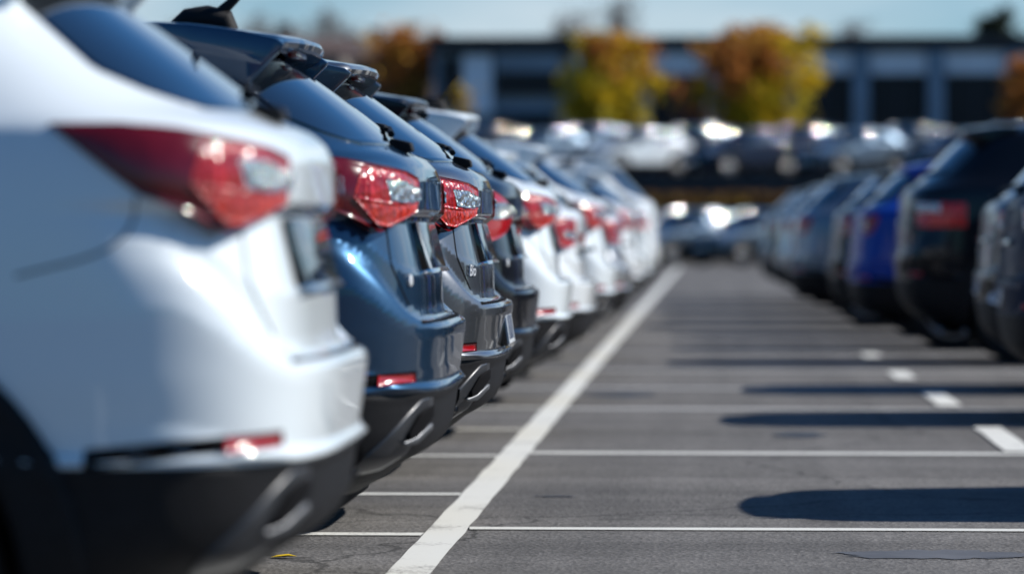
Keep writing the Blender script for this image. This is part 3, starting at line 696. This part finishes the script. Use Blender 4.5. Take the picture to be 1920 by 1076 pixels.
left = [(A5, 20.4, -.70, 1.2, 'white', 'white SUV with a roof antenna, just beyond the black SUV with rounded lights'),
        (None, 24.2, -.69, -.8, 'white2', 'low white car with upright tail lights, next after the white SUV with the antenna'),
        (A, 28.4, -.66, .5, 'white', 'white SUV beyond the low white car'), (None, 32.8, -.64, 1.0, 'silver', 'silver car in the midst of the white ones down the row'),
        (A2, 37.3, -.62, -1.0, 'white2', 'white SUV just past the silver car, with a roof antenna'), (A, 42.0, -.61, .4, 'white', 'second to last white SUV at the far end of the row'),
        (V1, 47.0, -.60, 0, 'white2', 'tall white SUV ending the row along the white line')]
used_s = False
for src, Y, X, yaw, m, lab in left:
    if src is A5: place(A5, X, Y, R(yaw), M[m], lab, 'car', G1)
    elif src is None and not used_s: place(S1, X, Y, R(yaw), M[m], lab, 'car', G1); used_s = True
    else: cp(src or S1, X, Y, R(yaw), m, lab, 'car', G1)

# ------------------------------------------------------------------ right row
G2 = 'cars parked tail out across the aisle'
PI = math.pi
place(H1, 1.62, 15.45, PI, M['navy'], 'navy hatchback whose long shadow crosses the aisle, standing apart from its row', 'car', G2)
cp(H1, 1.56, 22.2, PI, 'navy', 'navy hatchback cut off by the frame, with a number plate on its bumper', 'car', G2)
R2 = cp(H1, 1.70, 26.2, PI, 'black', 'dark hatchback with an oval white sticker, between the navy hatchback and the tall black SUV', 'car', G2)
place(V1, 1.41, 31.5, PI, M['black'], 'tall black SUV with block shaped red and clear tail lights', 'car', G2)
cp(H1, 1.17, 35.2, PI, 'cobalt', 'bright cobalt blue hatchback beside the tall black SUV', 'car', G2)
for Y, X, m, lab in ((39.2, 1.12, 'black', 'dark car next to the cobalt blue hatchback'), (43.2, .80, 'steel', 'steel grey car next but one to the cobalt blue hatchback'),
                     (47.3, .95, 'navy', 'navy car beyond the steel grey one across the aisle'), (51.5, .80, 'silver', 'only silver car in the row across the aisle'),
                     (56, .75, 'black', 'second black car down the row across the aisle'), (61, .70, 'steel', 'last car in the row across the aisle, steel grey')):
    cp(H1, X, Y, PI, m, lab, 'car', G2)

SH = Surf(PH)
sg = SH.sig_u(np.array([.09]), np.array([.60])); q = SH.pt(sg, np.array([.60]))[0]; n = outward(SH, sg, np.array([.60]), SH.nrm(sg, np.array([.60])))[0]; ri = np.cross((0, 0, 1.0), n); ri /= np.linalg.norm(ri); up = np.cross(n, ri)
V = []; F = []
for k in range(28):
    a = 2 * math.pi * k / 28; V.append(q + n * .010 + ri * .085 * np.sign(math.cos(a)) * abs(math.cos(a)) ** .6 + up * .034 * np.sign(math.sin(a)) * abs(math.sin(a)) ** .6)
V += [v - n * .02 for v in V]; F = [tuple(range(28))] + [(k, k + 28, (k + 1) % 28 + 28, (k + 1) % 28) for k in range(28)]
st_ = build('sticker', V, F, M['plate'], R2, smooth=False)
V, F = text_mesh('AVF', .052, .001, .2); V = [q + n * (.0115 + v[2]) + ri * v[0] + up * v[1] for v in V]; build('lettering', V, F, M['ink'], st_, smooth=False)
# ------------------------------------------------------------------ far end of the car park
def at(px, y_px, d):
    return ((px - 1335) * d / 7600.0, d, 1.02 - (y_px - 430) * d / 7600.0)
G3 = 'cars at the end of the aisle'
end = [(1130, 'silver', 'silver'), (1295, 'steel', 'first steel blue'), (1425, 'steel', 'second steel blue'), (1555, 'navy', 'navy'), (1685, 'silver', 'second silver')]
for i, (px, m, lab) in enumerate(end):
    x, y, z = at(px, 430, 115)
    c = copy_tree(F1) if i else F1
    index_kids(); ry = R((33, 43.2, 43.4, 50, 43)[i]); place(c, x + 2.1 * math.cos(ry), y + 2.1 * math.sin(ry), ry, M[m], lab + ' car facing the aisle at its end, below the planted wall', 'car', G3)
# terrace behind, held by a low wall
TZ = 2.75
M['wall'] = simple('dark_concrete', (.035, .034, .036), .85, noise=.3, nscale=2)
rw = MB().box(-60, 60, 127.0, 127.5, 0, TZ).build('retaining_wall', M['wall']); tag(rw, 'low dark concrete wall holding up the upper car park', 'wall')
M['hedge'] = leafmat('autumn_hedge_leaf', (.26, .17, .025), (.36, .24, .03)); M['hedge2'] = leafmat('brown_hedge_leaf', (.13, .075, .03), (.19, .11, .04))
tr = MB().box(-120, 120, 127.5, 330, TZ - .5, TZ - .02).build('terrace', M['asphalt']); tag(tr, kind='structure')
def leafmass(name, cx, cy, z0, sx, sy, sz, n, mats, q=.22, seed=1, parent=None, shape=None):
    r = np.random.default_rng(seed); V = []; F = []; mi = []
    k = 0
    while k < n:
        if shape is None: p = np.array([r.uniform(-1, 1), r.uniform(-1, 1), r.uniform(-1, 1)])
        p_ = np.array([cx + p[0] * sx, cy + p[1] * sy, z0 + sz + p[2] * sz])
        a = r.normal(size=3); a /= np.linalg.norm(a); b = np.cross(a, r.normal(size=3)); b /= np.linalg.norm(b); s = q * r.uniform(.5, 1.2)
        i = len(V); V += [p_ - a * s, p_ + b * s * .6, p_ + a * s, p_ - b * s * .6]; F.append((i, i + 1, i + 2, i + 3)); mi.append(r.integers(len(mats))); k += 1
    return build(name, V, F, mats[0], parent, smooth=False, mats=mats, midx=mi)
for i, (px, w, mm, lab) in enumerate(((1140, 4.0, 'hedge', 'yellow brown hedge at the silver end of the planted wall'), (1245, 2.2, 'hedge2', 'dark brown hedge below the terrace cars'), (1318, 2.4, 'hedge', 'olive hedge in the middle of the planted wall'), (1392, 1.9, 'hedge2', 'dark hedge beside the ochre bush'), (1372, .9, 'hedge', 'small ochre bush before the dark hedge'), (1480, 3.2, 'hedge2', 'long brown hedge behind the navy car'))):
    x, y, z = at(px, 430, 126)
    h = leafmass('hedge', x, 126.2 - .25 * (i == 4), 0, w / 2 * 1.1, .5, .95 + .1 * (i % 2), int(900 * w), [M[mm], M['hedge2']], .16, i); tag(h, lab, 'hedge', 'hedges along the low wall')
G4 = 'cars on the upper terrace'
ter = [(835, 'black', 0), (1010, 'steel', 1), (1190, 'white', 1), (1395, 'navy', 0), (1600, 'steel', 1), (1800, 'navy', 0), (1960, 'black', 1)]
names = ['black car at the house end,', 'steel blue car', 'white car, the only white one,', 'navy car between the two autumn trees,', 'steel blue car before the office pillars,', 'navy car before the office pillars,', 'black car cut by the frame,']
for (px, m, k), lab in zip(ter, names):
    x, y, z = at(px, 430, 135)
    ry = R((30, 42.6, 43.3, 42.0, 43.6, 41.5, 50)[names.index(lab)]); cp(F1, x + 2.1 * math.cos(ry), y + 2.1 * math.sin(ry), ry, m, lab + ' parked on the upper terrace', 'car', G4, TZ)

for px, m, yw, lab in ((905, 'navy', 43.2, 'navy car in the rear terrace row behind the steel blue car'), (1100, 'steel', 42.5, 'steel car in the rear terrace row before the olive tree'), (1300, 'black', 43.5, 'black car in the rear terrace row between the autumn trees'),
                       (1500, 'navy', 43.0, 'navy car in the rear terrace row under the yellow branches'), (1700, 'black', 42.2, 'black car in the rear terrace row below the office windows'), (1890, 'steel', 43.8, 'steel car in the rear terrace row by the rust red tree')):
    x, y, z = at(px, 430, 143); ry = R(yw); cp(F1, x + 2.1 * math.cos(ry), y + 2.1 * math.sin(ry), ry, m, lab, 'car', G4, TZ + .35)
tr2 = MB().box(-120, 120, 139.5, 330, TZ - .5, TZ + .33).build('terrace', M['asphalt']); tag(tr2, kind='structure')
# ------------------------------------------------------------------ building behind
M['facade'] = simple('blue_grey_cladding', (.20, .27, .34), .5, 0, noise=.15, nscale=1)
M['pale'] = simple('pale_blue_panel', (.74, .81, .88), .45, 0, noise=.1, nscale=2)
M['darkglass'] = simple('dark_window_glass', (.010, .011, .014), .4, 0, 0, .3)
M['roofedge'] = simple('dark_roof_edge', (.02, .026, .036), .6)
DB = 176.0
def bx(px): return (px - 1335) * DB / 7600
def bz(py): return 1.02 - (py - 430) * DB / 7600
bd = empty('office_building', (bx(1450), DB + 8, TZ))
def bbox(name, px0, px1, py0, py1, y0, y1, mat, bevel=0, parent=bd):
    o = MB().box(bx(px0) - bd.location.x, bx(px1) - bd.location.x, y0 - bd.location.y, y1 - bd.location.y, bz(py1) - TZ, bz(py0) - TZ)
    return o.build(name, mat, parent, bevel=bevel)
tag(bd, 'long dark office building with pale panels between tall blue grey pillars', 'building')
bbox('wall', 810, 2150, 84, 356, DB + .5, DB + 16, M['facade'])
bbox('roof', 800, 2170, 70, 84, DB - .8, DB + 16.5, M['roofedge'])
bbox('fascia', 806, 2160, 84, 97, DB - .3, DB + .49, M['roofedge'])
pill = [1205, 1337, 1474, 1612, 1752, 1898, 2030]
for px in pill: bbox('pillar', px - 15, px + 15, 97.4, 356, DB - .45, DB + .49, M['facade'], .03)
for a, b_ in zip([1060] + pill[:-1], pill):
    bbox('panel', a + 17, b_ - 17, 99, 140, DB - .1, DB + .48, M['pale'])
    w = bbox('window', a + 17, b_ - 17, 144, 250, DB + .1, DB + .48, M['darkglass'])
    bbox('mullion', (a + b_) / 2 - 2, (a + b_) / 2 + 2, 144, 250, DB + .02, DB + .09, M['roofedge'], parent=bd)
for px in (870, 985): pass
bbox('panel', 868, 922, 104, 212, DB - .1, DB + .48, M['pale'])
bbox('window', 930, 1052, 138, 178, DB + .1, DB + .48, M['darkglass'])
bbox('panel', 930, 1052, 100, 134, DB - .1, DB + .48, M['facade'])
bbox('window', 930, 1040, 212, 262, DB + .1, DB + .48, M['darkglass'])
bbox('window', 826, 860, 110, 200, DB + .1, DB + .48, M['darkglass'])

# houses to the left, behind the row
M['brick'] = simple('brown_brick', (.15, .10, .075), .9, noise=.2, nscale=3)
M['render'] = simple('beige_render', (.24, .21, .18), .9, noise=.12, nscale=2)
M['tile'] = simple('brown_roof_tile', (.085, .055, .045), .8, noise=.25, nscale=4)
def house(px0, px1, eave, ridge, d, wall, lab):
    f = d / 7600; x0 = (px0 - 1335) * f; x1 = (px1 - 1335) * f; ze = 1.02 - (eave - 430) * f; zr_ = 1.02 - (ridge - 430) * f
    h = empty('house', ((x0 + x1) / 2, d + 4, TZ)); w = (x1 - x0) / 2; H = ze - TZ
    MB().box(-w, w, -4, 4, 0, H).build('wall', wall, h)
    mb = MB(); mb.add([(-w - .4, -4.5, H + .01), (w + .4, -4.5, H + .01), (w + .4, 4.5, H + .01), (-w - .4, 4.5, H + .01), (-w - .4, 0, zr_ - TZ), (w + .4, 0, zr_ - TZ)], [(0, 1, 5, 4), (2, 3, 4, 5), (0, 4, 3), (1, 2, 5), (3, 2, 1, 0)])
    rf = mb.build('roof', M['tile'], h); MB().box(-w * .5 - .35, -w * .5 + .35, -.4, .4, H + .3, zr_ - TZ + .7).build('chimney', M['brick'], rf)
    for k in (-.55, 0, .55):
        for z0 in (.9, 3.4):
            if z0 + 1.4 < H:
                wf = MB().box(k * w - .6, k * w + .6, -4.06, -4.003, z0, z0 + 1.3).build('window', M['pale'], h); MB().box(k * w - .52, k * w + .52, -4.08, -4.063, z0 + .08, z0 + 1.22).build('pane', M['darkglass'], wf)
    tag(h, lab, 'house', 'houses beyond the car park')
house(655, 800, 108, 72, 200, M['brick'], 'brown brick house beside the office building')
house(480, 640, 100, 62, 215, M['render'], 'beige rendered house behind the bare trees')
house(300, 462, 96, 60, 205, M['brick'], 'second brown brick house, hidden mostly by the SUVs')

# ------------------------------------------------------------------ trees
M['bark'] = simple('bark', (.06, .045, .035), .9, noise=.3, nscale=6)
M['lf_yel'] = leafmat('yellow_leaf', (.55, .40, .02), (.72, .52, .03)); M['lf_olv'] = leafmat('olive_leaf', (.30, .26, .02), (.46, .38, .03))
M['lf_org'] = leafmat('orange_leaf', (.52, .27, .05), (.60, .36, .07)); M['lf_brn'] = leafmat('brown_leaf', (.38, .15, .04), (.48, .20, .05))
M['lf_grn'] = leafmat('conifer_needle', (.02, .03, .02), (.045, .055, .03)); M['twig'] = leafmat('bare_twig', (.12, .095, .085), (.2, .16, .14))
def tree(name, px0, px1, py0, py1, d, cols, lab, cat='tree', group=None, n=5200, q=.2, thin=.55, seed=1, base=TZ, cone=False):
    """cols: function of (relative x, relative height, rng) -> material index"""
    r = np.random.default_rng(seed); f = d / 7600
    x0 = (px0 - 1335) * f; x1 = (px1 - 1335) * f; zt = 1.02 - (py0 - 430) * f; zb = 1.02 - (py1 - 430) * f
    cx = (x0 + x1) / 2; w = (x1 - x0) / 2; h = (zt - zb) / 2; cz = (zt + zb) / 2
    t = empty(name, (cx, d, base)); tag(t, lab, cat, group)
    mb = MB(); H = zt - base
    trunk = [(0, 0, 0), (.05 * w, 0, H * .25), (-.03 * w, .1, H * .5), (.02 * w, 0, H * .75), (0, 0, H * .95)]
    mb.tube(trunk, [.18, .14, .11, .06, .02], 8)
    nodes = []
    nl = 16
    for k in range(nl):
        zz = (zb - base) + (zt - zb) * (.08 + .8 * k / nl); a = k * 2.4 + r.uniform(-.3, .3); rel = (zz - (zb - base)) / (zt - zb)
        ext = w * (math.sqrt(max(.05, 1 - (2 * rel - .85) ** 2)) if not cone else (1.02 - rel)) * r.uniform(.7, 1.0)
        e = (math.cos(a) * ext, math.sin(a) * ext, min(zz + .25 * ext, H)); mb.tube([(0, 0, zz * .93), (e[0] * .5, e[1] * .5, zz + .05 * ext), e], [.06, .04, .012], 5)
        nodes += [np.array(e), np.array(e) * (.6, .6, 1), np.array((e[0] * .3, e[1] * .3, zz))]
    mb.build('trunk', M['bark'], t, smooth=True)
    # leaf clumps gathered round limb ends, so the crown has holes and an uneven edge
    V = []; F = []; mi = []; mats = [M['lf_yel'], M['lf_olv'], M['lf_org'], M['lf_brn'], M['lf_grn'], M['twig']]
    cl = [nd + r.normal(size=3) * .20 * w for nd in nodes for _ in range(2)]
    per = int(n / len(cl))
    for c in cl:
        rel = np.clip((c[2] - (zb - base)) / (zt - zb), 0, 1); cr = .25 * w * r.uniform(.5, 1.2); col = cols(c[0] / w, rel, r)
        for _ in range(per):
            o = r.normal(size=3) * cr * .6; p = c + o
            if p[2] > H: continue
            a = r.normal(size=3); a /= np.linalg.norm(a); b = np.cross(a, r.normal(size=3)); b /= np.linalg.norm(b); s = q * r.uniform(.5, 1.2)
            i = len(V); V += [p - a * s, p + b * s * thin, p + a * s, p - b * s * thin]; F.append((i, i + 1, i + 2, i + 3)); mi.append(col if r.random() > .15 else cols(c[0] / w, rel, r))
    build('crown', V, F, mats[0], t, smooth=False, mats=mats, midx=mi)
    return t
ch = lambda r, *o: int(o[r.integers(len(o))])
tree('autumn_tree', 1050, 1228, 62, 262, 158, lambda x, h, r: ch(r, 2, 2, 3, 0) if h > .62 and x > 0 else (ch(r, 2, 3, 1) if h > .75 else ch(r, 1, 1, 0)), 'olive and yellow autumn tree turning orange at its top', seed=3, n=4200)
tree('autumn_tree', 1308, 1522, 46, 265, 156, lambda x, h, r: ch(r, 2, 3, 3) if h > .55 and x < .5 else (ch(r, 0, 1, 0) if x > -.1 else ch(r, 2, 3, 1)), 'broad orange and yellow tree before the pillars', seed=5, n=5200)
tree('autumn_tree', 690, 836, 42, 225, 182, lambda x, h, r: ch(r, 2, 3, 3), 'brown orange tree at the house gable', seed=8, n=2600)
tree('autumn_tree', 1872, 1990, 110, 260, 160, lambda x, h, r: ch(r, 3, 3, 2), 'rust red tree cut off by the frame', seed=9, n=2600)
tree('conifer', 1805, 1915, 8, 220, 215, lambda x, h, r: 4, 'dark conifer rising behind the office roof', seed=12, n=5000, cone=True)
tree('small_tree', 842, 888, 148, 250, 165, lambda x, h, r: ch(r, 0, 2, 0), 'slim sapling with yellow leaves before the pale panel', seed=4, n=260, q=.12)
GB = 'bare trees beyond the houses'
for i, (a, b_, y0, y1, dd, lab) in enumerate(((430, 560, 22, 200, 240, 'bare brown tree above the beige house'), (540, 680, 12, 200, 250, 'bare tree between the two nearer houses'), (600, 720, 45, 200, 235, 'bare tree close to the brown orange tree'), (1010, 1120, 20, 200, 262, 'bare pinkish tree behind the olive tree'), (1110, 1215, -20, 200, 268, 'tall bare tree rising behind the orange treetop'), (1540, 1660, 40, 200, 265, 'faint bare tree behind the office roof pillars'), (300, 430, 8, 200, 245, 'bare tree over the grey car roofs'))):
    tree('bare_tree', a, b_, y0, y1, dd, lambda x, h, r: 5, lab, group=GB, seed=20 + i, n=2600, q=.45, thin=.045)

# fallen leaf beside the shadow
lv = [(-.04, 0, 0), (-.02, .02, .006), (.015, .022, .01), (.045, .002, .004), (.018, -.018, .009), (-.02, -.02, .005), (0, 0, .002)]
lf = build('fallen_leaf', lv, [(0, 6, 1), (1, 6, 2), (2, 6, 3), (3, 6, 4), (4, 6, 5), (5, 6, 0)], simple('yellow_fallen_leaf', (.75, .5, .01), .6), loc=(-1.33, 12.52, .003)); tag(lf, 'small yellow fallen leaf on the asphalt beside a bay line', 'leaf')

# ------------------------------------------------------------------ light, sky, camera
SUN_EL, SUN_AZ = 37.5, 14.0        # azimuth measured from +X towards +Y
sd = Vector((math.cos(R(SUN_EL)) * math.cos(R(SUN_AZ)), math.cos(R(SUN_EL)) * math.sin(R(SUN_AZ)), math.sin(R(SUN_EL))))
li = bpy.data.lights.new('sun', 'SUN'); li.energy = 5.0; li.angle = R(.53); li.color = (1, .955, .89)
so = bpy.data.objects.new('sun', li); COL.objects.link(so); so.rotation_euler = (-sd).to_track_quat('-Z', 'Y').to_euler()
w = bpy.data.worlds.new('World'); SC.world = w; w.use_nodes = True
N = w.node_tree.nodes; L = w.node_tree.links; bg = N['Background']; bg.inputs['Strength'].default_value = .06
sky = N.new('ShaderNodeTexSky'); sky.sky_type = 'NISHITA'; sky.sun_disc = False; sky.sun_elevation = R(SUN_EL); sky.sun_rotation = R(90 - SUN_AZ); sky.air_density = 1.0; sky.dust_density = .4; sky.ozone_density = 3.0
tc = N.new('ShaderNodeTexCoord'); mp = N.new('ShaderNodeMapping'); mp.inputs['Scale'].default_value = (1, 1, 4.5); nz = N.new('ShaderNodeTexNoise'); nz.inputs['Scale'].default_value = 8.0; nz.inputs['Detail'].default_value = 8
L.new(tc.outputs['Generated'], mp.inputs['Vector']); L.new(mp.outputs['Vector'], nz.inputs['Vector'])
rp = N.new('ShaderNodeValToRGB'); rp.color_ramp.elements[0].position = .30; rp.color_ramp.elements[0].color = (.18, .18, .18, 1); rp.color_ramp.elements[1].position = .66; L.new(nz.outputs['Fac'], rp.inputs['Fac'])
mx = N.new('ShaderNodeMix'); mx.data_type = 'RGBA'; mx.inputs['B'].default_value = (10.0, 11.0, 11.8, 1)
ml = N.new('ShaderNodeMath'); ml.operation = 'MULTIPLY'; ml.inputs[1].default_value = .8; sx = N.new('ShaderNodeSeparateXYZ'); L.new(tc.outputs['Generated'], sx.inputs[0])
e1 = N.new('ShaderNodeMapRange'); e1.interpolation_type = 'SMOOTHSTEP'; e1.inputs['From Min'].default_value = .34; e1.inputs['From Max'].default_value = .06; L.new(sx.outputs['Z'], e1.inputs['Value'])
e2 = N.new('ShaderNodeMapRange'); e2.interpolation_type = 'SMOOTHSTEP'; e2.inputs['From Min'].default_value = -.1; e2.inputs['From Max'].default_value = .6; L.new(sx.outputs['Y'], e2.inputs['Value'])
m4 = N.new('ShaderNodeMath'); m4.operation = 'MULTIPLY'; L.new(e1.outputs[0], m4.inputs[0]); L.new(e2.outputs[0], m4.inputs[1])
m5 = N.new('ShaderNodeMath'); m5.operation = 'MULTIPLY'; L.new(m4.outputs[0], m5.inputs[0]); L.new(rp.outputs['Color'], m5.inputs[1]); L.new(m5.outputs[0], ml.inputs[0]); L.new(ml.outputs[0], mx.inputs['Factor'])
tn = N.new('ShaderNodeMix'); tn.data_type = 'RGBA'; tn.blend_type = 'MULTIPLY'; tn.inputs['Factor'].default_value = 1; tn.inputs['B'].default_value = (.46, .94, 1.34, 1); L.new(sky.outputs['Color'], tn.inputs['A']); L.new(tn.outputs['Result'], mx.inputs['A']); L.new(mx.outputs['Result'], bg.inputs['Color'])

cam = bpy.data.cameras.new('camera'); co = bpy.data.objects.new('camera', cam); COL.objects.link(co); SC.camera = co
cam.sensor_width = 36; cam.lens = 7600 / 1920 * 36; cam.clip_end = 6000; cam.clip_start = .1
co.location = (0, 0, 1.02)
dirv = Vector(((960 - 1335) / 7600, 1, -(538 - 430) / 7600))
co.rotation_euler = dirv.to_track_quat('-Z', 'Y').to_euler()
cam.dof.use_dof = True; cam.dof.focus_distance = 13.0; cam.dof.aperture_fstop = cam.lens / 67.0; cam.dof.aperture_blades = 0
SC.view_settings.view_transform = 'Standard'; SC.view_settings.look = 'None'; SC.view_settings.exposure = .35; SC.view_settings.gamma = 1
SC.render.engine = 'CYCLES'; SC.cycles.use_denoising = True
try: SC.cycles.denoiser = 'OPENIMAGEDENOISE'
except Exception: pass
SC.cycles.max_bounces = 6; SC.cycles.caustics_reflective = False; SC.cycles.caustics_refractive = False; SC.cycles.sample_clamp_indirect = 8
